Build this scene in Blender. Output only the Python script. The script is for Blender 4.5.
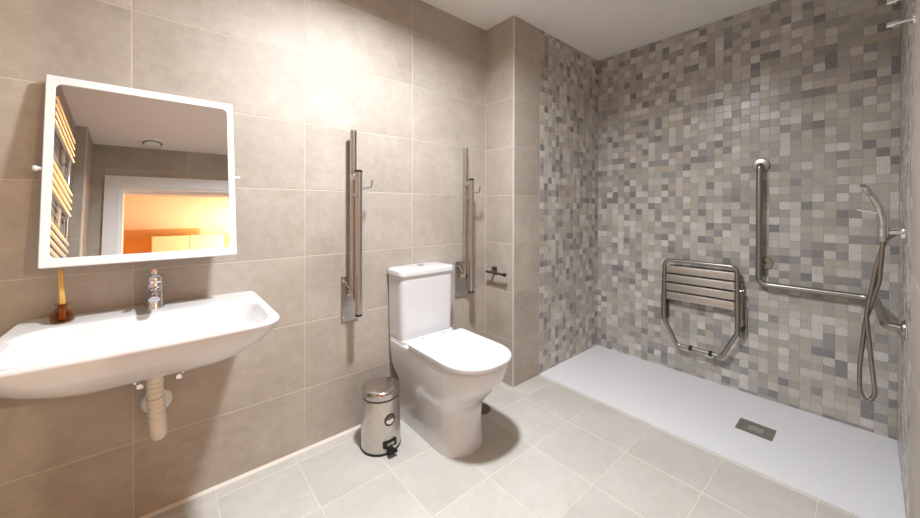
import bpy, bmesh, math, random
from mathutils import Vector, Matrix
random.seed(7)
for o in list(bpy.data.objects): bpy.data.objects.remove(o, do_unlink=True)
S = bpy.context.scene
COL = S.collection

# ------------------------------------------------------------------ measures (metres)
ZC = 2.416            # ceiling height
XB = 2.7815           # shower (mosaic) wall
XV = 1.7103           # face of the boxed-out column
CD = 0.2611           # column depth
XM = 1.9867           # where mosaic and tray begin
YR = -1.8657          # right wall
XL = -0.49            # rear wall (towel radiator)
YD = -2.13            # entrance wall in the door recess
HLX, HLY = 1.25, -4.0   # lamp in the room beyond the door
LX, LY = 0.73, -0.86  # ceiling lamp

# ------------------------------------------------------------------ camera
F, CX, CY = 348.355, 465.513, 210.256
yaw, pit, rol = (math.radians(a) for a in (49.2877, 0.3107, 0.1311))
fw = Vector((math.cos(yaw), math.sin(yaw), 0)); rt = Vector((math.sin(yaw), -math.cos(yaw), 0)); up = Vector((0, 0, 1))
fw2 = fw*math.cos(pit) - up*math.sin(pit); up2 = up*math.cos(pit) + fw*math.sin(pit)
rt3 = rt*math.cos(rol) + up2*math.sin(rol); up3 = up2*math.cos(rol) - rt*math.sin(rol)
cd = bpy.data.cameras.new('camera'); cam = bpy.data.objects.new('camera', cd); COL.objects.link(cam)
cam.matrix_world = Matrix(((rt3.x, up3.x, -fw2.x, 0), (rt3.y, up3.y, -fw2.y, -1.7709), (rt3.z, up3.z, -fw2.z, 1.1649), (0, 0, 0, 1)))
cd.sensor_width = 36; cd.sensor_fit = 'HORIZONTAL'; cd.lens = F/920*36
cd.shift_x = -(CX-460)/920; cd.shift_y = -(259-CY)/920
cd.clip_start = 0.02
S.camera = cam

# ------------------------------------------------------------------ light and exposure
S.view_settings.view_transform = 'Standard'; S.view_settings.look = 'None'
S.view_settings.gamma = 1; S.view_settings.use_curve_mapping = False
S.view_settings.exposure = 0.13
S.cycles.use_denoising = True
S.cycles.max_bounces = 14; S.cycles.diffuse_bounces = 8; S.cycles.glossy_bounces = 6; S.cycles.transmission_bounces = 8
S.cycles.caustics_reflective = False; S.cycles.caustics_refractive = False
S.cycles.sample_clamp_indirect = 6
W = bpy.data.worlds.new('world'); S.world = W; W.use_nodes = True
W.node_tree.nodes['Background'].inputs[0].default_value = (0.02, 0.02, 0.02, 1)

def area_light(name, loc, size, power, color):
    l = bpy.data.lights.new(name, 'AREA'); l.shape = 'DISK'; l.size = size; l.energy = power; l.color = color
    o = bpy.data.objects.new(name, l); COL.objects.link(o); o.location = loc
    return o
area_light('ceiling_lamp_light', (LX, LY, ZC-0.034), 0.16, 46, (0.93, 0.96, 1.0)).data.spread = math.radians(160)
pl_ = bpy.data.lights.new('hall_lamp_light', 'POINT'); pl_.energy = 115; pl_.color = (1.0, 0.88, 0.66); pl_.shadow_soft_size = 0.03
plo = bpy.data.objects.new('hall_lamp_light', pl_); COL.objects.link(plo); plo.location = (HLX, HLY, 1.93)

# ------------------------------------------------------------------ helpers: materials
def lin(c): c /= 255.0; return c/12.92 if c <= 0.04045 else ((c+0.055)/1.055)**2.4
def rgb(r, g, b): return (lin(r), lin(g), lin(b), 1)
class Nt:
    def __init__(s, name):
        s.m = bpy.data.materials.new(name); s.m.use_nodes = True; s.t = s.m.node_tree
        s.b = s.t.nodes['Principled BSDF']
    def n(s, kind, **kw):
        nd = s.t.nodes.new(kind)
        for k, v in kw.items():
            if hasattr(nd, k): setattr(nd, k, v)
            else: nd.inputs[k].default_value = v
        return nd
    def l(s, a, b): s.t.links.new(a, b)
    def math(s, op, a, b=None, c=None):
        nd = s.t.nodes.new('ShaderNodeMath'); nd.operation = op
        for i, v in enumerate((a, b, c)):
            if v is None: continue
            if isinstance(v, (int, float)): nd.inputs[i].default_value = v
            else: s.l(v, nd.inputs[i])
        return nd.outputs[0]
    def vmath(s, op, a, b=None):
        nd = s.t.nodes.new('ShaderNodeVectorMath'); nd.operation = op
        for i, v in enumerate((a, b)):
            if v is None: continue
            if isinstance(v, tuple): nd.inputs[i].default_value = v
            else: s.l(v, nd.inputs[i])
        return nd.outputs[0]
    def ramp(s, fac, stops, mode='LINEAR'):
        nd = s.t.nodes.new('ShaderNodeValToRGB'); cr = nd.color_ramp; cr.interpolation = mode
        while len(cr.elements) < len(stops): cr.elements.new(0.5)
        for e, (p, c) in zip(cr.elements, stops): e.position = p; e.color = c
        s.l(fac, nd.inputs[0]); return nd.outputs[0]
    def mix(s, fac, a, b, mode='MIX'):
        nd = s.t.nodes.new('ShaderNodeMix'); nd.data_type = 'RGBA'; nd.blend_type = mode
        for i, v in ((0, fac), (6, a), (7, b)):
            if isinstance(v, (int, float)): nd.inputs[i].default_value = v
            elif isinstance(v, tuple): nd.inputs[i].default_value = v
            else: s.l(v, nd.inputs[i])
        return nd.outputs[2]
    def bump(s, h, strength=0.2, dist=0.002):
        nd = s.t.nodes.new('ShaderNodeBump'); nd.inputs['Strength'].default_value = strength; nd.inputs['Distance'].default_value = dist
        s.l(h, nd.inputs['Height']); s.l(nd.outputs[0], s.b.inputs['Normal'])

def simple(name, col, rough=0.5, metal=0.0, coat=0.0, noise=0.0, nscale=40, bump=0.0, spec=0.5):
    m = Nt(name); m.b.inputs['Roughness'].default_value = rough; m.b.inputs['Metallic'].default_value = metal
    m.b.inputs['Coat Weight'].default_value = coat; m.b.inputs['Coat Roughness'].default_value = 0.05
    m.b.inputs['Specular IOR Level'].default_value = spec
    tc = m.n('ShaderNodeTexCoord'); nz = m.n('ShaderNodeTexNoise', Scale=float(nscale), Detail=4.0)
    m.l(tc.outputs['Object'], nz.inputs['Vector'])
    d = tuple(max(0, c*(1-noise)) for c in col[:3])+(1,); e = tuple(min(1, c*(1+noise)) for c in col[:3])+(1,)
    m.l(m.ramp(nz.outputs[0], [(0.3, d), (0.7, e)]), m.b.inputs['Base Color'])
    if bump: m.bump(nz.outputs[0], bump, 0.001)
    return m.m

def cement_tile(name, lo, mid, hi, rough, bump=0.06):
    m = Nt(name)
    tc = m.n('ShaderNodeTexCoord'); oi = m.n('ShaderNodeObjectInfo')
    off = m.vmath('SCALE', oi.outputs['Location']); off.node.inputs['Scale'].default_value = 3.7
    v = m.vmath('ADD', tc.outputs['Object'], off)
    a = m.n('ShaderNodeTexNoise', Scale=3.2, Detail=6.0, Roughness=0.62); m.l(v, a.inputs['Vector'])
    b = m.n('ShaderNodeTexNoise', Scale=26.0, Detail=5.0, Roughness=0.7); m.l(v, b.inputs['Vector'])
    c = m.n('ShaderNodeTexNoise', Scale=220.0, Detail=2.0); m.l(v, c.inputs['Vector'])
    f = m.math('ADD', m.math('MULTIPLY', a.outputs[0], 0.55), m.math('ADD', m.math('MULTIPLY', b.outputs[0], 0.32), m.math('MULTIPLY', c.outputs[0], 0.13)))
    col = m.ramp(f, [(0.36, lo), (0.5, mid), (0.64, hi)])
    hs = m.n('ShaderNodeHueSaturation'); m.l(col, hs.inputs['Color'])
    m.l(m.math('ADD', m.math('MULTIPLY', oi.outputs['Random'], 0.07), 0.965), hs.inputs['Value'])
    m.l(hs.outputs[0], m.b.inputs['Base Color'])
    m.l(m.math('ADD', m.math('MULTIPLY', b.outputs[0], 0.14), rough-0.07), m.b.inputs['Roughness'])
    m.bump(f, bump, 0.002)
    return m.m

PU, PV = 0.0467, 0.3192/7         # mosaic cell pitch
BU0 = -1.836; BV0 = 0.2956        # a cell corner on the shower wall
SU0 = XM                          # a cell corner on the side walls
def mosaic(name, axis, u0):
    m = Nt(name)
    g = m.n('ShaderNodeNewGeometry'); sp = m.n('ShaderNodeSeparateXYZ'); m.l(g.outputs['Position'], sp.inputs[0])
    u = m.math('DIVIDE', m.math('SUBTRACT', sp.outputs[axis], u0), PU)
    v = m.math('DIVIDE', m.math('SUBTRACT', sp.outputs[2], BV0), PV)
    cu, cv = m.math('FLOOR', u), m.math('FLOOR', v)
    cell = m.n('ShaderNodeCombineXYZ'); m.l(cu, cell.inputs[0]); m.l(cv, cell.inputs[1]); cell.inputs[2].default_value = 3.0+axis*7
    w = m.n('ShaderNodeTexWhiteNoise', noise_dimensions='3D'); m.l(cell.outputs[0], w.inputs['Vector'])
    sc = m.n('ShaderNodeSeparateColor'); m.l(w.outputs['Color'], sc.inputs[0])
    r1, r2, r3 = w.outputs['Value'], sc.outputs[0], sc.outputs[1]
    base = m.ramp(r1, [(0.0, rgb(137,136,137)), (0.07, rgb(153,150,149)), (0.20, rgb(166,161,156)), (0.34, rgb(181,174,165)),
                       (0.47, rgb(190,183,175)), (0.58, rgb(175,171,164)), (0.69, rgb(202,197,189)), (0.82, rgb(185,176,162)), (0.91, rgb(213,209,203))], 'CONSTANT')
    # fine printed ornament inside the cells
    fu = m.math('SUBTRACT', m.math('FRACT', u), 0.5); fv = m.math('SUBTRACT', m.math('FRACT', v), 0.5)
    rr = m.math('SQRT', m.math('ADD', m.math('MULTIPLY', fu, fu), m.math('MULTIPLY', fv, fv)))
    an = m.math('ARCTAN2', fv, fu)
    orn = m.math('MULTIPLY', m.math('SINE', m.math('MULTIPLY', rr, 26.0)), m.math('COSINE', m.math('MULTIPLY', an, 4.0)))
    wv = m.math('SINE', m.math('MULTIPLY', m.math('ADD', fu, fv), 40.0))
    sel = m.math('GREATER_THAN', r2, 0.62); sel2 = m.math('MULTIPLY', m.math('LESS_THAN', r2, 0.16), 0.6)
    orn = m.math('ADD', m.math('MULTIPLY', m.math('GREATER_THAN', orn, 0.12), sel), m.math('MULTIPLY', m.math('GREATER_THAN', wv, 0.2), sel2))
    nz = m.n('ShaderNodeTexNoise', Scale=170.0, Detail=4.0, Roughness=0.8); m.l(g.outputs['Position'], nz.inputs['Vector'])
    dark = m.mix(1.0, base, rgb(188,188,192), 'MULTIPLY')
    c = m.mix(m.math('MULTIPLY', orn, 0.45), base, dark)
    spk = m.math('MULTIPLY', m.math('SUBTRACT', nz.outputs[0], 0.5), m.math('ADD', m.math('MULTIPLY', r3, 1.1), 0.45))
    hs = m.n('ShaderNodeHueSaturation'); m.l(c, hs.inputs['Color']); m.l(m.math('ADD', spk, 1.0), hs.inputs['Value']); hs.inputs['Saturation'].default_value = 0.85
    m.l(hs.outputs[0], m.b.inputs['Base Color'])
    m.l(m.math('ADD', m.math('MULTIPLY', r3, 0.22), 0.2), m.b.inputs['Roughness'])
    m.bump(nz.outputs[0], 0.08, 0.001)
    return m.m

def brushed(name, col, rough=0.25, aniso=0.0):
    return simple(name, col, rough, 1.0, noise=0.06, nscale=60)

M = {}
M['tile'] = cement_tile('cement_wall_tile', rgb(163,153,141), rgb(176,166,154), rgb(189,180,169), 0.57)
M['floor'] = cement_tile('cement_floor_tile', rgb(190,186,178), rgb(199,195,188), rgb(208,205,198), 0.45)
M['grout'] = simple('cream_grout', rgb(205,196,184), 0.8, noise=0.05)
M['fgrout'] = simple('pale_floor_grout', rgb(216,210,200), 0.8, noise=0.05)
M['dgrout'] = simple('grey_mosaic_grout', rgb(176,170,163), 0.85, noise=0.08)
M['mos_b'] = mosaic('mosaic_shower_wall', 1, BU0)
M['mos_s'] = mosaic('mosaic_side_wall', 0, SU0)
M['ceil'] = simple('matte_ceiling_paint', rgb(240,238,236), 0.9, noise=0.01, nscale=8)
M['tray'] = simple('white_slate_resin', rgb(232,233,236), 0.45, noise=0.012, nscale=90, bump=0.25)
M['ceramic'] = simple('white_ceramic', rgb(219,219,220), 0.12, coat=0.4, noise=0.004, nscale=5)
M['plastic'] = simple('white_plastic', rgb(224,225,227), 0.22, noise=0.004, nscale=5)
M['pipe'] = simple('cream_plastic_pipe', rgb(226,216,202), 0.4, noise=0.02)
M['frame'] = simple('white_lacquer', rgb(238,238,238), 0.35, noise=0.004, nscale=5)
M['steel'] = brushed('brushed_steel', rgb(190,186,181), 0.29)
M['shower_steel'] = brushed('satin_shower_steel', rgb(158,153,147), 0.30)
M['binsteel'] = brushed('bin_steel', rgb(205,199,193), 0.30)
M['chrome'] = simple('chrome', rgb(225,225,228), 0.06, 1.0, noise=0.01)
M['slat'] = simple('satin_slat_steel', rgb(196,190,181), 0.45, 1.0, noise=0.05)
M['dark'] = simple('dark_bronze_metal', rgb(118,110,102), 0.35, 0.9, noise=0.05)
M['black'] = simple('black_plastic', rgb(28,28,30), 0.4, noise=0.05)
M['drain'] = simple('drain_steel', rgb(158,154,148), 0.45, 0.8, noise=0.08)
M['reed'] = simple('straw_reed', rgb(214,172,92), 0.6, noise=0.12)
M['hallwall'] = simple('hall_warm_paint', rgb(238,196,138), 0.85, noise=0.02, nscale=4)
M['hallceil'] = simple('hall_ceiling_paint', rgb(245,235,215), 0.9, noise=0.01, nscale=4)
M['hallfloor'] = simple('hall_floor_wood', rgb(170,125,80), 0.5, noise=0.15, nscale=12)
M['cream'] = simple('cream_lacquer', rgb(245,235,210), 0.45, noise=0.01, nscale=4)
M['white_rim'] = simple('white_edge_profile', rgb(206,204,200), 0.4, noise=0.01)
def mirror_mat():
    m = Nt('mirror_silver'); m.b.inputs['Metallic'].default_value = 1; m.b.inputs['Roughness'].default_value = 0.0
    m.b.inputs['Base Color'].default_value = (0.95, 0.95, 0.95, 1); return m.m
M['mirror'] = mirror_mat()
def glass_mat():
    m = Nt('amber_glass'); m.b.inputs['Base Color'].default_value = rgb(150,112,84); m.b.inputs['Roughness'].default_value = 0.05
    tp = m.n('ShaderNodeBsdfTransparent'); tp.inputs[0].default_value = rgb(226,204,184)
    lw = m.n('ShaderNodeLayerWeight', Blend=0.32); mx = m.n('ShaderNodeMixShader')
    m.l(lw.outputs['Facing'], mx.inputs[0]); m.l(tp.outputs[0], mx.inputs[1]); m.l(m.b.outputs[0], mx.inputs[2])
    m.l(mx.outputs[0], m.t.nodes['Material Output'].inputs['Surface']); return m.m
M['glass'] = glass_mat()
def emit(name, col, k):
    m = Nt(name); m.b.inputs['Base Color'].default_value = col; m.b.inputs['Emission Color'].default_value = col
    m.b.inputs['Emission Strength'].default_value = k; return m.m
M['diffuser'] = emit('lamp_diffuser', (1, 0.96, 0.9, 1), 12)
M['diffuser_warm'] = emit('warm_lamp_diffuser', (1, 0.66, 0.28, 1), 8)

# ------------------------------------------------------------------ helpers: meshes and objects
def obj(name, bm, mat, parent=None, smooth=False, recalc=True):
    if recalc: bmesh.ops.recalc_face_normals(bm, faces=bm.faces[:])
    me = bpy.data.meshes.new(name); bm.to_mesh(me); bm.free()
    me.materials.append(M[mat] if isinstance(mat, str) else mat)
    if smooth:
        for p in me.polygons: p.use_smooth = True
        try: me.set_sharp_from_angle(angle=math.radians(38))
        except Exception: pass
    o = bpy.data.objects.new(name, me); COL.objects.link(o)
    if parent: o.parent = parent
    return o
def tag(o, label, cat, group=None):
    o['label'] = label; o['category'] = cat
    if group: o['group'] = group
    return o
def thing(name, label, cat, loc=(0, 0, 0), group=None):
    o = bpy.data.objects.new(name, None); COL.objects.link(o); o.location = loc; o.empty_display_size = 0.05
    return tag(o, label, cat, group)
def local(o):
    """parts are modelled in room coordinates; shift the mesh so it sits right under its parent"""
    p = o.parent
    if p: o.matrix_parent_inverse = Matrix.Translation(-Vector(p.location)) if p.type == 'EMPTY' else Matrix.Identity(4)
    return o
def part(name, bm, mat, parent, smooth=False, label=None):
    o = obj(name, bm, mat, parent, smooth)
    if parent.type == 'EMPTY':
        o.data.transform(Matrix.Translation(-Vector(parent.location)))
    elif parent.parent and parent.parent.type == 'EMPTY':
        o.data.transform(Matrix.Translation(-Vector(parent.parent.location)))
    if label: o['label'] = label
    return o
def struct(name, bm, mat, parent=None):
    o = obj(name, bm, mat, parent)
    if not parent: o['kind'] = 'structure'
    return o
def add_box(bm, x0, x1, y0, y1, z0, z1):
    vs = [bm.verts.new((x, y, z)) for z in (z0, z1) for y in (y0, y1) for x in (x0, x1)]
    fs = [bm.faces.new([vs[i] for i in q]) for q in ((0,2,3,1),(4,5,7,6),(0,1,5,4),(2,6,7,3),(0,4,6,2),(1,3,7,5))]
    return vs, fs
def box(*a):
    bm = bmesh.new()
    if isinstance(a[0], (tuple, list)):
        for b in a: add_box(bm, *b)
    else: add_box(bm, *a)
    return bm
def rbox(x0, x1, y0, y1, z0, z1, r, seg=3):
    bm = box(x0, x1, y0, y1, z0, z1)
    bmesh.ops.bevel(bm, geom=bm.edges[:], offset=r, segments=seg, affect='EDGES', profile=0.5)
    return bm
def ring_loft(bm, rings, closed=True, cap0=True, cap1=True):
    vr = [[bm.verts.new(p) for p in r] for r in rings]; n = len(vr[0])
    for a, b in zip(vr, vr[1:]):
        for i in range(n if closed else n-1):
            j = (i+1) % n; bm.faces.new((a[i], a[j], b[j], b[i]))
    if cap0: bm.faces.new(vr[0][::-1])
    if cap1: bm.faces.new(vr[-1])
    return vr
def add_tube(bm, pts, r, n=14, cap=True):
    pts = [Vector(p) for p in pts]; rs = r if isinstance(r, (list, tuple)) else [r]*len(pts)
    t0 = (pts[1]-pts[0]).normalized(); a = Vector((0, 0, 1)) if abs(t0.z) < 0.9 else Vector((1, 0, 0))
    nrm = t0.cross(a).normalized(); rings = []
    for i, p in enumerate(pts):
        if i == 0: t = (pts[1]-p)
        elif i == len(pts)-1: t = (p-pts[i-1])
        else: t = (pts[i+1]-p).normalized()+(p-pts[i-1]).normalized()
        t.normalize(); nrm = (nrm-t*nrm.dot(t)).normalized(); bn = t.cross(nrm)
        rings.append([p+(nrm*math.cos(2*math.pi*k/n)+bn*math.sin(2*math.pi*k/n))*rs[i] for k in range(n)])
    ring_loft(bm, rings, True, cap, cap)
def fillet(pts, rad, seg=7, closed=False):
    pts = [Vector(p) for p in pts]; n = len(pts); out = []
    rads = rad if isinstance(rad, (list, tuple)) else [rad]*n
    for i, p in enumerate(pts):
        if not closed and i in (0, n-1): out.append(p); continue
        a, b = pts[i-1], pts[(i+1) % n]
        u, v = (a-p), (b-p); lu, lv = u.length, v.length; u.normalize(); v.normalize()
        ang = u.angle(v); d = min(rads[i]/math.tan(ang/2), lu*0.49, lv*0.49)
        s, e = p+u*d, p+v*d
        for k in range(seg+1):
            t = k/seg; out.append(s*(1-t)**2+p*2*t*(1-t)+e*t*t)
    return out
def tube(pts, r, n=14):
    bm = bmesh.new(); add_tube(bm, pts, r, n); return bm
def closed_tube(pts, r, n=12):
    pts = [Vector(p) for p in pts]; m = len(pts); bm = bmesh.new(); c = sum(pts, Vector())/m
    pn = (pts[1]-pts[0]).cross(pts[m//3]-pts[0]).normalized(); rings = []
    for i, p in enumerate(pts):
        t = (pts[(i+1) % m]-pts[i-1]).normalized(); s = t.cross(pn)
        rings.append([p+(pn*math.cos(2*math.pi*k/n)+s*math.sin(2*math.pi*k/n))*r for k in range(n)])
    vr = [[bm.verts.new(p) for p in q] for q in rings]
    for i in range(m):
        a, b = vr[i], vr[(i+1) % m]
        for k in range(n): bm.faces.new((a[k], a[(k+1) % n], b[(k+1) % n], b[k]))
    return bm
def lathe(prof, loc=(0, 0, 0), axis='Z', n=40, sx=1, sy=1):
    """prof: (radius, height) from bottom to top"""
    bm = bmesh.new(); rings = []
    for r, h in prof:
        q = []
        for k in range(n):
            a = 2*math.pi*k/n; x, y = max(r, 1e-5)*math.cos(a)*sx, max(r, 1e-5)*math.sin(a)*sy
            v = {'Z': (x, y, h), 'X': (h, x, y), 'Y': (x, h, y)}[axis]
            q.append(Vector(v)+Vector(loc))
        rings.append(q)
    ring_loft(bm, rings); return bm
def cat(p0, p1, p2, p3, t):
    return 0.5*((2*p1)+(p2-p0)*t+(2*p0-5*p1+4*p2-p3)*t*t+(3*p1-p0-3*p2+p3)*t**3)
def dense(rows, k):
    """Catmull-Rom between rows of numbers"""
    out = []; n = len(rows)
    for i in range(n-1):
        a, b, c, d = rows[max(i-1, 0)], rows[i], rows[i+1], rows[min(i+2, n-1)]
        for j in range(k): out.append([cat(w, x, y, z, j/k) for w, x, y, z in zip(a, b, c, d)])
    out.append(list(rows[-1])); return out
def plan(cx, hx, yb, yf, rb, rf, n=96, exp=2.0):
    """rounded plan outline, back edge at yb (towards the wall), front at yf; resampled evenly from the back centre"""
    rb = min(rb, hx*0.999, abs(yb-yf)*0.49); rf = min(rf, hx*0.999); rfy = min(rf*1.0, abs(yb-yf)*0.6)
    P = [(cx, yb)]
    def arc(px, py, rx, ry, a0, a1):
        for k in range(17):
            a = a0+(a1-a0)*k/16; ca, sa = math.cos(a), math.sin(a)
            P.append((px+rx*math.copysign(abs(ca)**(2/exp), ca), py+ry*math.copysign(abs(sa)**(2/exp), sa)))
    arc(cx+hx-rb, yb-rb, rb, rb, math.pi/2, 0)
    arc(cx+hx-rf, yf+rfy, rf, rfy, 0, -math.pi/2)
    arc(cx-hx+rf, yf+rfy, rf, rfy, -math.pi/2, -math.pi)
    arc(cx-hx+rb, yb-rb, rb, rb, math.pi, math.pi/2)
    P.append((cx, yb))
    L = [0]
    for a, b in zip(P, P[1:]): L.append(L[-1]+math.hypot(b[0]-a[0], b[1]-a[1]))
    out = []; j = 0
    for i in range(n):
        s = L[-1]*i/n
        while L[j+1] < s: j += 1
        t = (s-L[j])/max(L[j+1]-L[j], 1e-9)
        out.append((P[j][0]+(P[j+1][0]-P[j][0])*t, P[j][1]+(P[j+1][1]-P[j][1])*t))
    return out
def dup(root, delta, label=None, group=None):
    def cp(o, par):
        c = o.copy(); COL.objects.link(c); c.parent = par
        for ch in o.children: cp(ch, c)
        return c
    r = cp(root, None); r.location = Vector(root.location)+Vector(delta)
    if label: r['label'] = label
    if group: r['group'] = group
    return r

# tiles -------------------------------------------------------------
TCACHE = {}
def tile_mesh(w, h, mat, t=0.003, c=0.0011):
    key = (round(w, 4), round(h, 4), mat)
    if key in TCACHE: return TCACHE[key]
    bm = bmesh.new(); r = lambda a, b, z: [(-a, -b, z), (a, -b, z), (a, b, z), (-a, b, z)]
    ring_loft(bm, [r(w/2, h/2, -t), r(w/2, h/2, -c), r(w/2-c, h/2-c, 0)], True, False, True)
    me = bpy.data.meshes.new('tile'); bm.to_mesh(me); bm.free(); me.materials.append(M[mat]); TCACHE[key] = me
    return me
def axes(u, v, o):
    u, v = Vector(u), Vector(v); n = u.cross(v)
    return lambda a, b, d=0.0: Vector(o)+u*a+v*b+n*d, Matrix((u, v, n)).transposed().to_4x4()
def cells(ul, vl, holes=()):
    for u0, u1 in zip(ul, ul[1:]):
        for v0, v1 in zip(vl, vl[1:]):
            rs = [(u0, u1, v0, v1)]
            for (a0, a1, b0, b1) in holes:
                nx = []
                for (p0, p1, q0, q1) in rs:
                    if a0 >= p1 or a1 <= p0 or b0 >= q1 or b1 <= q0: nx.append((p0, p1, q0, q1)); continue
                    if a0 > p0: nx.append((p0, a0, q0, q1))
                    if a1 < p1: nx.append((a1, p1, q0, q1))
                    m0, m1 = max(a0, p0), min(a1, p1)
                    if b0 > q0: nx.append((m0, m1, q0, b0))
                    if b1 < q1: nx.append((m0, m1, b1, q1))
                rs = nx
            for r in rs:
                if r[1]-r[0] > 0.008 and r[3]-r[2] > 0.008: yield r
def lay(parent, frame, ul, vl, mat, gap=0.0034, holes=(), name='tile'):
    at, R = frame
    for (u0, u1, v0, v1) in cells(ul, vl, holes):
        o = bpy.data.objects.new(name, tile_mesh(u1-u0-gap, v1-v0-gap, mat)); COL.objects.link(o)
        o.parent = parent; o.matrix_basis = Matrix.Translation(at((u0+u1)/2, (v0+v1)/2)) @ R
def lay_joined(name, parent, frame, rects, mat, gap=0.0018, t=0.003, c=0.0009):
    at, R = frame; bm = bmesh.new(); rnd = random.Random(3)
    for (u0, u1, v0, v1) in rects:
        d = rnd.uniform(-0.0005, 0.0003); g = gap/2
        q = lambda i, z: [at(u0+i, v0+i, z), at(u1-i, v0+i, z), at(u1-i, v1-i, z), at(u0+i, v1-i, z)]
        ring_loft(bm, [q(g, -t), q(g, d-c), q(g+c, d)], True, False, True)
    o = obj(name, bm, mat, parent, recalc=False); o['kind'] = 'stuff'; return o
def lines(lo, hi, ref, step):
    k = math.ceil((lo-ref)/step); L = [lo]
    while ref+k*step < hi-1e-4:
        if ref+k*step > lo+1e-4: L.append(ref+k*step)
        k += 1
    return L+[hi]
G = 0.0012   # joints lie this far behind the tile faces

# ------------------------------------------------------------------ setting
VL = lines(0, ZC, 1.8916, 0.3192)
TW = 0.6
wall_left = struct('wall_left', box(XL-0.11, XV, G, 0.12, -0.02, ZC), 'grout')
lay(wall_left, axes((1,0,0), (0,0,1), (0,0,0)), lines(XL, XV, -0.0926, TW), VL, 'tile')

wall_column = struct('wall_column', box(XV+G, XB, -CD+G, 0.12, -0.02, ZC), 'grout')
lay(wall_column, axes((0,-1,0), (0,0,1), (XV,0,0)), [0, CD-0.006], VL, 'tile')
lay(wall_column, axes((1,0,0), (0,0,1), (0,-CD,0)), [XV+0.006, XM], VL, 'tile')
side_rects = list(cells(lines(XM, XB, SU0, PU), lines(0, ZC, BV0, PV)))
lay_joined('mosaic', wall_column, axes((1,0,0), (0,0,1), (0,-CD,0)), side_rects, 'mos_s')
trim1 = struct('trim_1', box((XV-0.0005, XV+0.0065, -CD-0.0005, -CD+0.0065, 0, ZC-0.001)), 'white_rim')

wall_back = struct('wall_back', box(XB+G, XB+0.12, YD-0.12, 0.12, -0.02, ZC), 'dgrout')
fr = axes((0,-1,0), (0,0,1), (XB,0,0))      # u runs to the right, u = -y
allr = []
for (y0, y1) in zip(*(lambda L: (L, L[1:]))(lines(YR, -CD, BU0, PU))):
    for (v0, v1) in zip(*(lambda L: (L, L[1:]))(lines(0, ZC, BV0, PV))):
        if y1-y0 > 0.006 and v1-v0 > 0.006: allr.append((-y1, -y0, v0, v1))
# how large each cell shows in the photograph: nearer cells are larger
allr.sort(key=lambda r: (r[0]+r[1])/2 - 0.15*abs((r[2]+r[3])/2-1.16) + (0 if (r[1]-r[0])*(r[3]-r[2]) > 0.0019 else -9), reverse=True)
at, R = fr; rnd = random.Random(5)
for (u0, u1, v0, v1) in allr[:300]:
    o = bpy.data.objects.new('mosaic_tile', tile_mesh(u1-u0-0.0018, v1-v0-0.0018, 'mos_b', c=0.0009)); COL.objects.link(o); o.parent = wall_back
    o.matrix_basis = Matrix.Translation(at((u0+u1)/2, (v0+v1)/2, rnd.uniform(-0.0005, 0.0003))) @ R
lay_joined('mosaic', wall_back, fr, allr[300:], 'mos_b')

wall_right = struct('wall_right', box(0.85+G, XB, YD-0.12, YR-G, -0.02, ZC), 'grout')
lay(wall_right, axes((-1,0,0), (0,0,1), (0,YR,0)), [-XM+0.0, -1.4, -0.85], VL, 'tile')
lay(wall_right, axes((0,-1,0), (0,0,1), (0.85,0,0)), [-YR, -YD], VL, 'tile')
lay_joined('mosaic', wall_right, axes((-1,0,0), (0,0,1), (0,YR,0)), [(-b, -a, c, d) for a, b, c, d in side_rects], 'mos_s')

wall_rear = struct('wall_rear', box(XL-0.12, XL-G, YD-0.12, 0.12, -0.02, ZC), 'grout')
lay(wall_rear, axes((0,1,0), (0,0,1), (XL,0,0)), lines(YR, 0, 0, TW), VL, 'tile')
PX = -0.43
wall_corner = struct('wall_corner', box(XL, PX-G, YD, YR-G, -0.02, ZC), 'grout')
lay(wall_corner, axes((-1,0,0), (0,0,1), (0,YR,0)), [-PX+0.006, -XL], VL, 'tile')
lay(wall_corner, axes((0,1,0), (0,0,1), (PX,0,0)), [YD, YR-0.006], VL, 'tile')
struct('trim_2', box(PX-0.0065, PX+0.0005, YR-0.0065, YR+0.0005, 0, ZC-0.001), 'white_rim')

DX0, DX1, DZ = -0.285, 0.60, 2.066
wall_entrance = struct('wall_entrance', box((XL-0.12, DX0, YD-0.12, YD-G, -0.02, ZC), (DX1, 0.85, YD-0.12, YD-G, -0.02, ZC), (DX0, DX1, YD-0.12, YD-G, DZ, ZC)), 'grout')
lay(wall_entrance, axes((-1,0,0), (0,0,1), (0,YD,0)), lines(-0.85, -PX, -0.15, TW), VL, 'tile', holes=[(-DX1-0.10, -DX0+0.073, 0, DZ+0.080)])

door = struct('door_1', box((DX0-0.073, DX0+0.012, YD-0.001, YD+0.016, 0, DZ+0.080)), 'frame')
struct('casing', box(DX1-0.012, DX1+0.10, YD-0.001, YD+0.016, 0, DZ+0.080), 'frame', door)
struct('casing', box(DX0+0.012, DX1-0.012, YD-0.001, YD+0.016, DZ-0.012, DZ+0.080), 'frame', door)
struct('jamb', box(DX0, DX0+0.03, YD-0.13, YD-0.001, 0, DZ), 'frame', door)
struct('jamb', box(DX1-0.03, DX1, YD-0.13, YD-0.001, 0, DZ), 'frame', door)
struct('jamb', box(DX0+0.03, DX1-0.03, YD-0.13, YD-0.001, DZ-0.03, DZ), 'frame', door)
struct('door_stop', box(DX0+0.03, DX1-0.03, YD-0.085, YD-0.045, DZ-0.045, DZ-0.03), 'frame', door)

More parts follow.
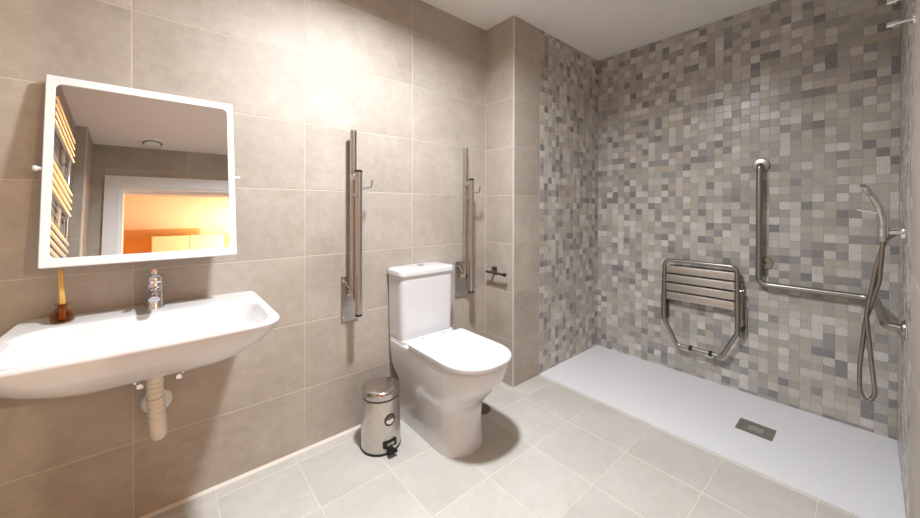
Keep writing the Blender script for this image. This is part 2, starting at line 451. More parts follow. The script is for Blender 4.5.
ceiling = struct('ceiling', box(XL-0.12, XB+0.12, YD-0.12, 0.12, ZC, ZC+0.1), 'ceil')
floor = struct('floor', box(XL-0.12, XB+0.12, YD-0.12, 0.12, -0.12, -G), 'fgrout')
lay(floor, axes((1,0,0), (0,1,0), (0,0,0)), lines(PX, XM, 1.3641, 0.3025), lines(YD, -0.0, -0.384, 0.314), 'floor', gap=0.004,
    holes=[(0.85, XM+1, YD-1, YR), (XV, XM+1, -CD, 1)])
bd = bmesh.new()
for (a, b) in (((XL, 0, 0), (XV, 0, 0)),):
    ring_loft(bd, [[(x, 0.0, 0.0), (x, -0.012, 0.0), (x, -0.007, 0.004), (x, 0.0, 0.009)] for x in (XL, XV)])
struct('baseboard_left', bd, simple('white_sealant', rgb(222,214,202), 0.6))

# hall beyond the door
HY = -4.93
struct('floor_hall', box(-1.6, 2.6, HY, YD-0.12, -0.12, 0.0), 'hallfloor')
struct('ceiling_hall', box(-1.6, 2.6, HY, YD-0.12, ZC, ZC+0.1), 'hallceil')
struct('wall_hall_far', box(-1.6, 2.6, HY-0.1, HY, 0, ZC+0.1), 'hallwall')
struct('wall_hall_left', box(-1.7, -1.6, HY-0.1, YD-0.12, 0, ZC+0.1), 'hallwall')
struct('wall_hall_right', box(2.6, 2.7, HY-0.1, YD-0.12, 0, ZC+0.1), 'hallwall')
struct('wall_hall_near', box((-1.6, XL-0.12, YD-0.14, YD-0.12, 0, ZC), (XL-0.12, DX0, YD-0.14, YD-0.1201, 0, ZC), (DX1, 2.6, YD-0.14, YD-0.1201, 0, ZC), (DX0, DX1, YD-0.14, YD-0.1201, DZ, ZC)), 'hallwall')
wr = thing('wardrobe', 'tall cream wardrobe in the warm lit room beyond the door', 'wardrobe', (0.25, HY+0.30, 0))
part('body', box(-0.14, 0.62, HY+0.02, HY+0.58, 0.06, 2.28), 'cream', wr)
part('plinth', box(-0.12, 0.60, HY+0.04, HY+0.54, 0.0, 0.06), 'cream', wr)
for i, (a, b) in enumerate(((-0.135, 0.237), (0.243, 0.615))):
    d = part('door', rbox(a, b, HY+0.58, HY+0.60, 0.08, 2.27, 0.003, 1), 'cream', wr)
    part('handle', tube([(0.215 if i == 0 else 0.265, HY+0.61, 1.0), (0.215 if i == 0 else 0.265, HY+0.61, 1.15)], 0.006, 8), 'steel', d)
hl = thing('pendant_lamp', 'warm glowing pendant lamp hanging in the room beyond the door', 'lamp', (HLX, HLY, ZC))
part('rose', lathe([(0.05, ZC-0.025), (0.055, ZC-0.01), (0.055, ZC)], (HLX, HLY, 0)), 'frame', hl, True)
part('cord', tube([(HLX, HLY, 1.99), (HLX, HLY, ZC-0.02)], 0.004, 8), 'frame', hl, True)
part('shade', lathe([(0.03, 1.955), (0.035, 1.975), (0.02, 2.0)], (HLX, HLY, 0)), 'diffuser_warm', hl, True)
# bathroom lamp
cl = thing('downlight', 'round flat white ceiling lamp above the bathroom floor', 'lamp', (LX, LY, ZC))
part('bezel', lathe([(0.092, ZC-0.022), (0.100, ZC-0.028), (0.112, ZC-0.02), (0.115, ZC)], (LX, LY, 0)), 'frame', cl, True)
part('diffuser', lathe([(0.088, ZC-0.026), (0.090, ZC-0.02)], (LX, LY, 0)), 'diffuser', cl, True)
# ceiling vent
VX, VY = -0.082, -2.025
vt = thing('ceiling_vent', 'round white extractor vent on the ceiling by the door', 'vent', (VX, VY, ZC))
part('collar', lathe([(0.062, ZC-0.002), (0.063, ZC-0.010), (0.080, ZC-0.008), (0.086, ZC)], (VX, VY, 0)), 'frame', vt, True)
part('throat_shade', lathe([(0.061, ZC-0.003), (0.061, ZC-0.001)], (VX, VY, 0)), 'black', vt, True)  # flat black disc, painted shade for the gap round the vent disc
part('disc', lathe([(0.02, ZC-0.018), (0.048, ZC-0.018), (0.053, ZC-0.015), (0.053, ZC-0.012), (0.02, ZC-0.002)], (VX, VY, 0)), 'frame', vt, True)

# ------------------------------------------------------------------ shower tray
tr = thing('shower_tray', 'long white textured shower tray along the mosaic wall', 'shower tray', (XM, -CD, 0))
tb = bmesh.new()
DR = (2.297, 2.428, -1.458, -1.304)
xs = [XM, XM+0.02, DR[0], DR[1], XB-0.0005]; ys = [YR+0.0005, DR[2], DR[3], -CD-0.0005]
def tz(x, y):
    d = max(abs(x-(DR[0]+DR[1])/2)-0.07, 0)+max(abs(y-(DR[2]+DR[3])/2)-0.08, 0)
    return 0.001+min(d, 0.5)*0.010
gv = {(i, j): tb.verts.new((x, y, tz(x, y))) for i, x in enumerate(xs) for j, y in enumerate(ys)}
for i in range(4):
    for j in range(3):
        if (i, j) == (2, 1): continue
        tb.faces.new((gv[i, j], gv[i+1, j], gv[i+1, j+1], gv[i, j+1]))
ex = bmesh.ops.extrude_face_region(tb, geom=tb.faces[:])
for v in [e for e in ex['geom'] if isinstance(e, bmesh.types.BMVert)]: v.co.z = -0.03
part('tray', tb, 'tray', tr)
g = thing_g = part('drain_grate', box((DR[0]+0.002, DR[1]-0.002, DR[3]-0.045, DR[3]-0.003, -0.004, 0.003), (DR[0]+0.002, DR[1]-0.002, DR[2]+0.003, DR[2]+0.040, -0.004, 0.003),
      (DR[0]+0.002, DR[0]+0.035, DR[2]+0.040, DR[3]-0.045, -0.004, 0.003), (DR[1]-0.035, DR[1]-0.002, DR[2]+0.040, DR[3]-0.045, -0.004, 0.003)), 'drain', tr, label='grey steel drain grate')
n_bar = 8; ya, yb_ = DR[2]+0.040, DR[3]-0.045
for k in range(n_bar):
    y = ya+(yb_-ya)*(k+0.5)/n_bar
    part('bar', box(DR[0]+0.035, DR[1]-0.035, y-0.0018, y+0.0018, -0.003, 0.0026), 'drain', g)
part('drain_well', box(DR[0]-0.001, DR[1]+0.001, DR[2]-0.001, DR[3]+0.001, -0.029, -0.012), 'black', tr)

# ------------------------------------------------------------------ washbasin
BX = -0.030
ba = thing('washbasin', 'wide white wall hung washbasin below the mirror', 'washbasin', (BX, -0.0, 0.80))
rows = [ # z, hx, yb, yf, rb, rf
 [.648,.080,-.13,-.27,.05,.06],[.652,.160,-.09,-.345,.06,.10],[.667,.235,-.05,-.408,.05,.13],[.697,.284,-.02,-.456,.03,.14],
 [.733,.309,-.006,-.493,.02,.12],[.767,.320,-.003,-.516,.015,.10],[.788,.326,-.003,-.525,.012,.085],[.797,.325,-.003,-.524,.012,.083],
 [.802,.320,-.006,-.519,.012,.08],[.802,.312,-.014,-.511,.02,.078],[.800,.303,-.135,-.503,.09,.085],[.794,.295,-.152,-.494,.10,.09],
 [.770,.280,-.165,-.480,.10,.10],[.737,.246,-.185,-.452,.09,.11],[.722,.17,-.215,-.41,.08,.10],[.716,.08,-.26,-.36,.04,.045],[.714,.02,-.30,-.325,.01,.01]]
rings = []
for z, hx, yb, yf, rb, rf in dense(rows, 4):
    pl = plan(BX, hx, yb, yf, max(rb, .004), max(rf, .004), 120, 2.0)
    dip = 0.004*max(0, min(1, (z-.60)/.15))
    rings.append([(x, y, z-dip*math.exp(-((x-BX)/.22)**2)*max(0, min(1, (-y-.2)/.25))) for x, y in pl])
bm = bmesh.new(); ring_loft(bm, rings)
part('bowl', bm, 'ceramic', ba, True)
part('waste', lathe([(0.001, .711), (.030, .711), (.032, .7155), (.024, .717), (.001, .719)], (BX, -.31, 0)), 'chrome', ba, True, 'chrome waste plug')
# ------------------------------------------------------------------ faucet
fa = thing('basin_faucet', 'chrome single lever mixer tap on the washbasin deck', 'faucet', (BX, -.075, .80))
FY = -.075
part('body', lathe([(.026, .8005), (.026, .806), (.0235, .812), (.0225, .86), (.023, .885), (.021, .892), (.001, .894)], (BX, FY, 0)), 'chrome', fa, True)
sp = bmesh.new()
ring_loft(sp, [[(BX-w, FY+dy, z-h), (BX+w, FY+dy, z-h), (BX+w, FY+dy, z+h), (BX-w, FY+dy, z+h)] for dy, z, w, h in
   ((0, .866, .017, .020), (-.05, .862, .016, .014), (-.10, .853, .015, .010), (-.112, .850, .014, .009))])
bmesh.ops.bevel(sp, geom=[e for e in sp.edges], offset=.004, segments=2, affect='EDGES')
part('spout', sp, 'chrome', fa, True)
part('cartridge', lathe([(.021, .893), (.022, .897), (.022, .912), (.016, .920), (.001, .922)], (BX, FY, 0)), 'chrome', fa, True)
lv = bmesh.new()
ring_loft(lv, [[(BX-w, FY+dy, z-h), (BX+w, FY+dy, z-h), (BX+w, FY+dy, z+h), (BX-w, FY+dy, z+h)] for dy, z, w, h in
   ((.012, .922, .010, .008), (-.02, .928, .010, .006), (-.06, .940, .009, .0045), (-.085, .948, .008, .004))])
bmesh.ops.bevel(lv, geom=[e for e in lv.edges], offset=.003, segments=2, affect='EDGES')
part('lever', lv, 'chrome', fa, True)
# ------------------------------------------------------------------ reed diffuser
RX, RY, RZ = -.250, -.098, .8025
rd = thing('reed_diffuser', 'small amber glass reed diffuser bottle with straw reeds on the washbasin', 'diffuser', (RX, RY, RZ))
part('bottle', lathe([(.001, RZ), (.024, RZ), (.0275, RZ+.004), (.0275, RZ+.026), (.0255, RZ+.034), (.014, RZ+.043), (.0105, RZ+.047), (.0105, RZ+.053), (.016, RZ+.054),
   (.016, RZ+.058), (.008, RZ+.058), (.008, RZ+.046), (.022, RZ+.032), (.0245, RZ+.025), (.0245, RZ+.007), (.001, RZ+.006)], (RX, RY, 0)), 'glass', rd, True)
for k in range(6):
    a = 2*math.pi*k/6; r0 = .0045
    part('reed', tube([(RX+r0*math.cos(a)*1.2, RY+r0*math.sin(a)*1.2, RZ+.008), (RX+r0*math.cos(a), RY+r0*math.sin(a), RZ+.05),
                       (RX+.004*math.cos(a+.3)-.003, RY+.004*math.sin(a+.3), RZ+.158+.004*(k % 3))], .0027, 8), 'reed', rd, True)
# ------------------------------------------------------------------ waste pipe and valves
wp = thing('waste_pipe', 'cream ribbed plastic drain pipe curving under the washbasin', 'pipe', (BX, -.15, .55))
part('coupling', lathe([(.022, .612), (.026, .616), (.026, .640), (.022, .644)], (BX+.001, -.19, 0)), 'pipe', wp, True)
pts = fillet([(BX, -.19, .63), (BX+.002, -.185, .52), (BX+.010, -.172, .372), (BX+.012, -.085, .372), (BX+.005, -.07, .43), (BX+.003, -.0, .432)], [0, .05, .05, .04, .03, 0], 10)
P2 = []; R2 = []
for a, b in zip(pts, pts[1:]):
    k = max(1, int((b-a).length/.004))
    for j in range(k): P2.append(a.lerp(b, j/k))
P2.append(pts[-1])
for i in range(len(P2)): R2.append(.0225+(.0020*math.sin(i*1.4) if 12 < i < 56 else 0))
part('pipe', (lambda b: (add_tube(b, P2, R2, 20), b)[1])(bmesh.new()), 'pipe', wp, True)
part('wall_rosette', lathe([(.046, 0), (.046, -.003), (.042, -.008), (.028, -.010)], (BX+.003, 0, .430), 'Y'), 'plastic', wp, True)
def valve(x, z, label, side):
    v = thing('angle_valve', label, 'valve', (x, 0, z), 'angle valves under the washbasin')
    part('rosette', lathe([(.024, 0), (.023, -.005), (.012, -.008)], (x, 0, z), 'Y', 24), 'chrome', v, True)
    part('body', tube([(x, -.004, z), (x, -.062, z)], .010, 12), 'chrome', v, True)
    part('knob', lathe([(.010, -.060), (.0125, -.063), (.0125, -.076), (.009, -.079)], (x, 0, z), 'Y', 10), 'chrome', v, True)
    part('outlet', tube([(x, -.04, z), (x, -.04, z+.035)], .0075, 10), 'chrome', v, True)
    part('hose', tube(fillet([(x, -.04, z+.03), (x, -.042, z+.07), (BX+side*.03, -.035, z+.085)], .02), .005, 8), 'steel', v, True)
valve(-.072, .527, 'chrome angle valve on the wall beside the ribbed drain pipe', -1)
valve(.036, .530, 'chrome angle valve on the wall under the washbasin, apart from the pipe', 1)

# ------------------------------------------------------------------ tilting mirror
MXc, MYc, MZc = -.040, -.085, 1.287; TL = math.radians(9.8)
mi = thing('tilting_mirror', 'white framed rectangular tilting mirror above the washbasin', 'mirror', (MXc, MYc, MZc)); mi.rotation_euler = (TL, 0, 0)
mi.rotation_euler = (-TL, 0, 0)
HW, HH = .252, .3115
def rr2(hw, hh, r, y, n=8, sh=(0, 0)):
    o = []
    for cx_, cz_, a0 in ((hw-r, hh-r, 0), (-hw+r, hh-r, 90), (-hw+r, -hh+r, 180), (hw-r, -hh+r, 270)):
        for k in range(n+1):
            a = math.radians(a0+90*k/n); o.append(Vector((cx_+r*math.cos(a)+sh[0], y, cz_+r*math.sin(a)+sh[1])))
    return o
bm = bmesh.new(); iw, ih = HW-.0205, HH-.0265
outer = [rr2(HW, HH, .004, y) for y in (.016, -.004)]; o3 = rr2(HW-.002, HH-.002, .004, -.006)
inn = [rr2(iw, ih, .018, -.006), rr2(iw-.002, ih-.002, .016, -.003)]
rings = [rr2(HW-.01, HH-.01, .004, .016)]+outer+[o3]+inn
ring_loft(bm, rings, True, True, False)
part0 = obj('frame', bm, 'frame', mi)
bm = bmesh.new(); ring_loft(bm, [rr2(iw-.001, ih-.001, .016, .002), rr2(iw-.001, ih-.001, .016, -.0035)]); obj('glass', bm, 'mirror', mi)
for s in (-1, 1):
    b = bmesh.new(); add_tube(b, [(s*HW, .004, 0), (s*(HW+.016), .004, 0)], .006, 10)
    kn = obj('pivot_pin', b, 'plastic', mi, True)
    kb = lathe([(.003, 0), (.008, 0), (.009, .002), (.009, .007), (.007, .009), (.001, .009)], (s*(HW+.010) if s > 0 else s*(HW+.019), .004, 0), 'X', 20)
    obj('knob', kb, 'plastic', kn, True)
for s in (-1, 1):
    x = MXc+s*(HW-.05)
    b = box(x-.003, x+.003, MYc+.018, 0.0, MZc-.012, MZc+.010); add_box(b, x-.012, x+.012, -.004, 0.0, MZc-.03, MZc+.03)
    o = obj('wall_bracket', b, 'plastic', mi)
    o.matrix_parent_inverse = (Matrix.Translation(mi.location) @ mi.rotation_euler.to_matrix().to_4x4()).inverted()

# ------------------------------------------------------------------ fold-up grab rails
def rail(X, label):
    r = thing('grab_rail', label, 'grab rail', (X, 0, .70), 'folding grab rails beside the toilet')
    pb = rbox(X-.046, X+.046, -.006, 0, .576, .815, .002, 1); part('wall_plate', pb, 'steel', r)
    for dx in (-.032, .032):
        for z in (.60, .79): part('screw', lathe([(.006, -.006), (.006, -.008), (.001, -.010)], (X+dx, 0, z), 'Y', 12), 'chrome', r, True)
    part('hinge', rbox(X-.020, X+.020, -.075, -.006, .700, .745, .005, 2), 'steel', r, True)
    part('hinge_pin', tube([(X-.034, -.058, .725), (X+.034, -.058, .725)], .008, 12), 'chrome', r, True)
    part('latch', tube(fillet([(X-.030, -.018, .79), (X-.018, -.030, .76), (X+.010, -.062, .715)], .02), .0045, 8), 'chrome', r, True)
    A = part('rail_tube', tube([(X-.003, -.050, .735), (X-.003, -.055, 1.553)], .0165, 20), 'steel', r, True)
    part('end_cap', lathe([(.0165, 1.553), (.0160, 1.558), (.012, 1.561), (.001, 1.562)], (X-.003, -.055, 0), n=20), 'steel', A, True)
    B = part('support_leg', tube([(X+.004, -.103, .630), (X+.004, -.103, 1.345)], .0175, 20), 'steel', r, True)
    part('end_cap', lathe([(.0182, 1.343), (.0182, 1.352), (.014, 1.356), (.001, 1.357)], (X+.004, -.103, 0), n=20), 'black', B, True)
    part('foot_cap', lathe([(.0145, .624), (.0182, .626), (.0182, .636)], (X+.004, -.103, 0), n=20), 'black', B, True)
    part('leg_clamp', rbox(X-.019, X+.021, -.100, -.040, 1.305, 1.335, .006, 2), 'steel', r, True)
    part('leg_clamp', rbox(X-.012, X+.016, -.098, -.045, 1.225, 1.240, .004, 2), 'steel', r, True)
    part('roll_hook', tube(fillet([(X+.004, -.10, 1.262), (X+.030, -.115, 1.264), (X+.064, -.115, 1.270), (X+.071, -.115, 1.308)], .018), .0058, 10), 'chrome', r, True)
    return r
ra = rail(.727, 'steel fold up grab rail with roll hook between washbasin and toilet')
dup(ra, (1.480-.727, 0, 0), 'steel fold up grab rail with roll hook between toilet and tiled column')

# ------------------------------------------------------------------ toilet
TX = 1.121
to = thing('toilet', 'white close coupled toilet standing against the beige tiled wall', 'toilet', (TX, -.3, 0))
rows = [ # z, cx, hx, yb, yf, rb, rf
 [0,1.108,.121,-.03,-.545,.03,.121],[.004,1.108,.124,-.03,-.548,.03,.124],[.10,1.108,.120,-.03,-.541,.03,.120],[.17,1.110,.120,-.03,-.537,.03,.120],[.215,1.112,.128,-.028,-.543,.03,.128],
 [.265,1.114,.148,-.02,-.585,.03,.148],[.31,1.116,.161,-.012,-.628,.03,.161],[.36,1.120,.169,-.006,-.660,.03,.169],[.405,1.122,.174,-.004,-.676,.03,.174],
 [.428,1.123,.175,-.004,-.680,.03,.175],[.436,1.123,.172,-.006,-.676,.03,.172],[.438,1.123,.162,-.012,-.666,.03,.162]]
def cpl(cx, hx, yb, yf, rb, rf, n=96):
    # long elliptical nose
    pl = plan(cx, hx, yb, yf, rb, rf, n, 2.25)
    return pl
rings = [[(x, y, z) for x, y in cpl(cx, hx, yb, yf, rb, rf)] for z, cx, hx, yb, yf, rb, rf in dense(rows, 3)]
bm = bmesh.new(); ring_loft(bm, rings); body = part('bowl', bm, 'ceramic', to, True)
part('tank_shelf', (lambda b: (ring_loft(b, [[(x, y, z) for x, y in plan(1.121, hx, -.004, yf, .02, .03, 64)] for z, hx, yf in
   ((.36, .160, -.17), (.42, .170, -.182), (.452, .170, -.180), (.457, .167, -.176))]), b)[1])(bmesh.new()), 'ceramic', to, True)
rings = [[(x, y, z) for x, y in plan(TX, hx, -.006, yf, .012, .028, 64)] for z, hx, yf in ((.4575, .168, -.150), (.460, .171, -.153), (.60, .174, -.155), (.797, .176, -.157))]
bm = bmesh.new(); ring_loft(bm, rings); part('tank', bm, 'ceramic', to, True)
rings = [[(x, y, z) for x, y in plan(TX, hx, -.004, yf, .012, .032, 64)] for z, hx, yf in
   ((.798, .180, -.161), (.800, .184, -.166), (.818, .185, -.167), (.826, .182, -.164), (.831, .172, -.155), (.833, .150, -.14), (.834, .08, -.11))]
bm = bmesh.new(); ring_loft(bm, rings); lid = part('tank_lid', bm, 'ceramic', to, True)
part('flush_button', lathe([(.022, .832), (.022, .837), (.019, .839), (.001, .839)], (TX-.005, -.075, 0), n=28), 'chrome', lid, True)
part('bolt_cap', lathe([(.007, 0), (.007, -.002), (.003, -.005), (.001, -.005)], (0, 0, 0), 'X', 16), 'chrome', body, True).data.transform(Matrix.Translation((1.108-.1205, -.31, .055)))
rings = [[(x, y, z) for x, y in plan(1.126, hx, -.215, yf, .02, hx*.999, 96, 2.25)] for z, hx, yf in ((.4385, .176, -.684), (.441, .180, -.688), (.446, .180, -.688), (.448, .178, -.686))]
bm = bmesh.new(); ring_loft(bm, rings); part('seat', bm, 'plastic', to, True)
rings = [[(x, y, z) for x, y in plan(1.126, hx, yb, yf, .010, hx*.999, 96, 2.25)] for z, hx, yb, yf in
   ((.4485, .174, -.218, -.690), (.451, .183, -.216, -.695), (.463, .184, -.215, -.696), (.467, .181, -.218, -.693), (.468, .165, -.228, -.68), (.469, .10, -.28, -.60))]
bm = bmesh.new(); ring_loft(bm, rings); part('lid', bm, 'plastic', to, True)
for s in (-1, 1): part('hinge', lathe([(.012, .440), (.012, .458), (.009, .462), (.001, .462)], (1.126+s*.075, -.205, 0), n=16), 'chrome', to, True)

# ------------------------------------------------------------------ floor drain beside the toilet
fd = thing('floor_drain', 'round dark metal floor drain cover beside the toilet foot', 'drain', (1.385, -.300, 0))
part('plate', lathe([(.058, .0), (.058, .002), (.055, .0035), (.001, .0035)], (1.385, -.300, 0), n=36), 'dark', fd, True)
for k in range(8):
    a = 2*math.pi*k/8
    part('hole', lathe([(.006, .0032), (.006, .0038)], (1.385+.038*math.cos(a), -.300+.038*math.sin(a), 0), n=12), 'black', fd)

# ------------------------------------------------------------------ pedal bin
PXb, PYb = .806, -.196
bn = thing('pedal_bin', 'small brushed steel pedal bin beside the toilet', 'bin', (PXb, PYb, 0))
part('base', lathe([(.095, 0), (.0975, .003), (.0975, .011), (.094, .013)], (PXb, PYb, 0), n=48), 'black', bn, True)
part('body', lathe([(.0955, .011), (.096, .015), (.0935, .13), (.0895, .240), (.0885, .246)], (PXb, PYb, 0), n=56), 'binsteel', bn, True)
part('collar', lathe([(.087, .244), (.088, .246), (.088, .254), (.086, .255)], (PXb, PYb, 0), n=48), 'black', bn, True)
part('lid', lathe([(.0905, .254), (.0922, .256), (.0922, .276), (.0912, .284), (.087, .290), (.078, .2935), (.05, .2955), (.025, .2965), (.001, .297)], (PXb, PYb, 0), n=56),
     brushed('bin_lid_steel', rgb(190,182,178), 0.18), bn, True)
part('lid_hinge', rbox(PXb-.02, PXb+.02, PYb+.086, PYb+.108, .228, .268, .005, 2), 'black', bn, True)
dirp = Vector((-.02, -1, 0)).normalized(); tp = Vector((-dirp.y, dirp.x, 0))
def opts(b, fwd, w0, w1, z0, z1, d0, d1):
    c = Vector((PXb, PYb, 0))
    vs = []
    for z in (z0, z1):
        for d, w in ((d0, w0), (d1, w1)):
            for s in (-1, 1): vs.append(b.verts.new(c+dirp*d+tp*(s*w)+Vector((0, 0, z))))
    for q in ((0,1,3,2),(4,6,7,5),(0,4,5,1),(2,3,7,6),(0,2,6,4),(1,5,7,3)): b.faces.new([vs[i] for i in q])
b = bmesh.new(); opts(b, 0, .034, .034, .034, .066, .085, .1005); bmesh.ops.bevel(b, geom=b.edges[:], offset=.003, segments=2, affect='EDGES')
ph = part('pedal_housing', b, 'black', bn)
b = bmesh.new(); opts(b, 0, .016, .024, .018, .029, .092, .132); bmesh.ops.bevel(b, geom=b.edges[:], offset=.003, segments=2, affect='EDGES')
part('pedal', b, 'black', bn)
b = bmesh.new(); opts(b, 0, .018, .018, .044, .057, .1005, .1025); part('pedal_plate', b, 'steel', ph)
# round badge, wrapped on the body
def badge(r0, r1, a0, a1, rr_, up_=0.0, n=40):
    b = bmesh.new(); c = Vector((PXb, PYb, 0)); ang0 = math.radians(-90); zc = .160; R_ = .0925
    def pt(r, a, lift):
        u, v = r*math.cos(a), r*math.sin(a); th = ang0+u/R_
        RR = .0935-(.0935-.0895)*(zc+v-.13)/.110+lift
        return c+Vector((RR*math.cos(th), RR*math.sin(th), zc+v))
    rows_ = [[pt(r, a0+(a1-a0)*k/n, rr_) for k in range(n+1)] for r in (r0, r1)]
    low = [[pt(r, a0+(a1-a0)*k/n, -.001) for k in range(n+1)] for r in (r0, r1)]
    seq = [low[0], rows_[0], rows_[1], low[1]]
    vr = [[b.verts.new(p) for p in q] for q in seq]
    for q, w in zip(vr, vr[1:]):
        for k in range(n): b.faces.new((q[k], q[k+1], w[k+1], w[k]))
    return b
bg = part('badge', badge(.0205, .0285, 0, 2*math.pi, .0006), 'black', bn, label='round black and silver badge')
part('badge_field', badge(.0008, .0207, math.pi*1.03, math.pi*1.97, .0005), simple('badge_print', rgb(222,215,209), .5), bg)
part('badge_field', badge(.0008, .0207, -math.pi*.03, math.pi*1.03, .0004), simple('badge_dark_print', rgb(120,114,110), .5), bg)
mk = simple('badge_mark_print', rgb(46,44,44), .5)
for a in (158, 128, 98, 68, 35):
    part('badge_mark', badge(.0085, .0180, math.radians(a-8), math.radians(a+8), .0009, n=4), mk, bg)
# ------------------------------------------------------------------ paper holder on the column
HYc = -.095
pp = thing('paper_holder', 'dark metal toilet paper holder on the side of the tiled column', 'paper holder', (XV, HYc, .73))
part('mount', rbox(XV-.010, XV, HYc-.022, HYc+.022, .722, .766, .003, 2), 'dark', pp)
part('post', tube([(XV-.008, HYc, .735), (XV-.052, HYc, .735)], .009, 14), 'dark', pp, True)
br = part('bar', tube([(XV-.050, -.060, .7345), (XV-.050, -.222, .7345)], .0085, 14), 'dark', pp, True)
part('end_knob', lathe([(.010, -.222), (.012, -.224), (.012, -.236), (.010, -.238)], (XV-.050, 0, .7345), 'Y', 16), 'black', br, True)

# ------------------------------------------------------------------ folding shower seat
SX = 2.718
se = thing('shower_bench', 'folded up steel shower seat with four slats on the mosaic wall', 'shower seat', (XB, -1.02, .45))
yl, yr_, zt = -.808, -1.228, .800
loop = fillet([(SX, yl, zt), (SX, yr_, zt), (SX, yr_-.002, .385), (SX, -1.150, .212), (SX, -.890, .212), (SX, yl+.002, .385)], [.045, .045, .06, .04, .04, .06], 8, True)
part('seat_frame', closed_tube(loop, .0125, 14), 'shower_steel', se, True)
rear = fillet([(SX+.030, yl+.014, .66), (SX+.030, yl+.014, .36), (SX+.034, yl+.014, .34)], .01, 4)
for s, y in ((1, yl), (-1, yr_)):
    part('rear_arm', tube([(SX+.026, y+s*.016, .70), (SX+.026, y+s*.016, .36)], .0115, 12), 'shower_steel', se, True)
    part('wall_bracket', rbox(XB-.008, XB, y+s*.016-.028, y+s*.016+.028, .37, .54, .003, 1), 'shower_steel', se)
    part('hinge_block', rbox(SX+.012, XB-.006, y+s*.016-.012, y+s*.016+.012, .42, .47, .004, 2), 'shower_steel', se, True)
    part('side_pin', tube([(SX, y-s*.018, .655), (SX, y+s*.030, .655)], .006, 10), 'chrome', se, True)
for z0, z1 in ((.712, .762), (.650, .700), (.588, .638), (.524, .576)):
    sb = rbox(SX-.002, SX+.012, yr_+.012, yl-.012, z0, z1, .004, 2); part('slat', sb, 'slat', se, True)
for y in (-.975, -1.090): part('clip', rbox(SX-.017, SX+.017, y-.010, y+.010, .197, .228, .004, 2), 'black', se)
part('bumper', rbox(SX+.010, XB, yr_-.030, yr_-.018, .395, .43, .003, 1), 'black', se)

# ------------------------------------------------------------------ L grab bar round the corner
gb = thing('corner_grab_bar', 'steel L shaped grab bar fixed to the mosaic wall, turning into the corner', 'grab bar', (XB, -1.345, 1.43))
GX, GY, GZ = XB-.050, -1.331, .711
path = fillet([(XB-.002, GY, 1.432), (GX, GY, 1.432), (GX, GY, GZ), (GX, -1.790, GZ), (2.36, -1.812, GZ-.026), (2.285, -1.815, GZ-.030), (2.262, YR+.002, GZ-.030)], [0, .028, .05, .06, .03, .03, 0], 9)
bar = part('bar', tube(path, .0158, 18), 'shower_steel', gb, True)
part('flange', lathe([(.042, 0), (.042, -.003), (.039, -.009), (.018, -.012)], (XB, GY, 1.432), 'X', 28), 'shower_steel', gb, True)
part('flange', lathe([(.036, 0), (.036, .003), (.033, .009), (.018, .012)], (2.262, YR, GZ-.030), 'Y', 28), 'shower_steel', gb, True)
part('flange', lathe([(.038, 0), (.038, -.003), (.035, -.008), (.014, -.010)], (XB, GY-.022, .835), 'X', 28), 'shower_steel', gb, True)
part('standoff', tube([(XB-.005, GY-.022, .835), (GX+.004, GY-.004, .83)], .010, 12), 'shower_steel', gb, True)

# ------------------------------------------------------------------ hand shower, outlet and hose
HX, HZ = 2.340, 1.067
sh = thing('hand_shower', 'chrome hand shower with hanging hose on a wall holder over the tray', 'shower', (HX, YR, HZ))
part('rosette', lathe([(.032, 0), (.032, .004), (.028, .012), (.014, .014)], (HX, YR, HZ), 'Y', 28), 'chrome', sh, True)
part('arm', tube([(HX, YR+.008, HZ), (HX, YR+.060, HZ)], .011, 14), 'chrome', sh, True)
part('holder', lathe([(.014, HZ-.022), (.018, HZ-.018), (.019, HZ+.018), (.016, HZ+.022)], (HX, YR+.058, 0), n=20), 'chrome', sh, True)
hy = YR+.058
hd = part('handle', tube(fillet([(HX, hy, HZ-.04), (HX, hy+.002, HZ+.05), (HX, hy+.014, HZ+.11), (HX-.004, hy+.036, HZ+.165)], .08), .0115, 14), 'chrome', sh, True)
hb = lathe([(.001, -.012), (.018, -.011), (.030, -.003), (.033, .004), (.033, .010), (.029, .013), (.001, .013)], n=28)
hb.transform(Matrix.Translation((HX-.008, hy+.046, HZ+.182)) @ Matrix.Rotation(math.radians(-118), 4, 'X'))
part('head', hb, 'chrome', hd, True)
part('lever', tube([(HX, hy+.012, HZ+.078), (HX, hy+.075, HZ+.096)], .0035, 8), 'chrome', sh, True)
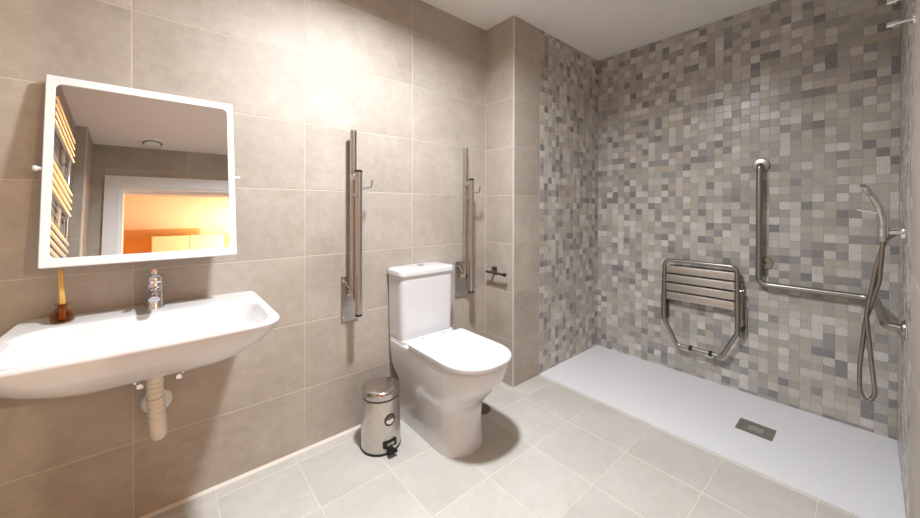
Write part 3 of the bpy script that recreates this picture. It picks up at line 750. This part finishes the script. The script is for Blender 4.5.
hp = fillet([(HX, hy, HZ-.035), (HX, hy+.010, .85), (HX, hy+.047, .68), (HX, hy+.064, .47), (HX-.01, hy+.064, .36), (HX-.012, hy+.040, .315), (HX-.012, hy+.018, .36),
             (HX-.010, hy+.030, .50), (HX-.006, hy+.046, .70), (HX+.004, hy+.020, .90), (HX+.012, hy-.004, HZ-.03), (HX+.010, YR+.02, HZ-.005)], .09, 6)
P3 = []; R3 = []
for a, b2 in zip(hp, hp[1:]):
    k = max(1, int((b2-a).length/.004))
    for j in range(k): P3.append(a.lerp(b2, j/k))
P3.append(hp[-1]); R3 = [.0075+(.0006 if i % 2 else 0) for i in range(len(P3))]
b = bmesh.new(); add_tube(b, P3, R3, 10); part('hose', b, 'shower_steel', sh, True)

def peg(z, label):
    p = thing('wall_peg', label, 'hook', (1.90, YR, z), 'chrome pegs on the right wall')
    part('rosette', lathe([(.020, 0), (.020, .003), (.017, .007)], (1.90, YR, z), 'Y', 20), 'chrome', p, True)
    part('stem', tube([(1.90, YR+.004, z), (1.90, YR+.050, z)], .0055, 10), 'chrome', p, True)
    part('tip', tube([(1.90, YR+.040, z), (1.90, YR+.062, z)], .010, 14), 'chrome', p, True)
peg(1.803, 'short chrome peg on the right wall, lower of two')
peg(1.882, 'short chrome peg on the right wall, upper of two')

# ------------------------------------------------------------------ towel radiator (seen in the mirror)
tw = thing('towel_radiator', 'chrome ladder towel radiator on the tiled rear wall', 'radiator', (XL, -1.36, .9))
y0, y1 = -1.00, -1.535
for y in (y0, y1):
    part('upright', tube([(XL+.030, y, .62), (XL+.030, y, 2.14)], .015, 16), 'chrome', tw, True)
    for z in (.75, 1.95): part('bracket', tube([(XL+.001, y, z), (XL+.03, y, z)], .010, 10), 'chrome', tw, True)
bars = [2.115-.045*k for k in range(4)]+[1.755-.045*k for k in range(4)]+[1.44-.045*k for k in range(5)]+[1.02-.045*k for k in range(7)]
me = None
for z in bars:
    if me is None:
        o = part('rung', tube([(XL+.045, y0, z), (XL+.045, y1, z)], .0125, 12), 'chrome', tw, True); me = o.data; zz = z
    else:
        o = bpy.data.objects.new('rung', me); COL.objects.link(o); o.parent = tw; o.location = (0, 0, z-zz)
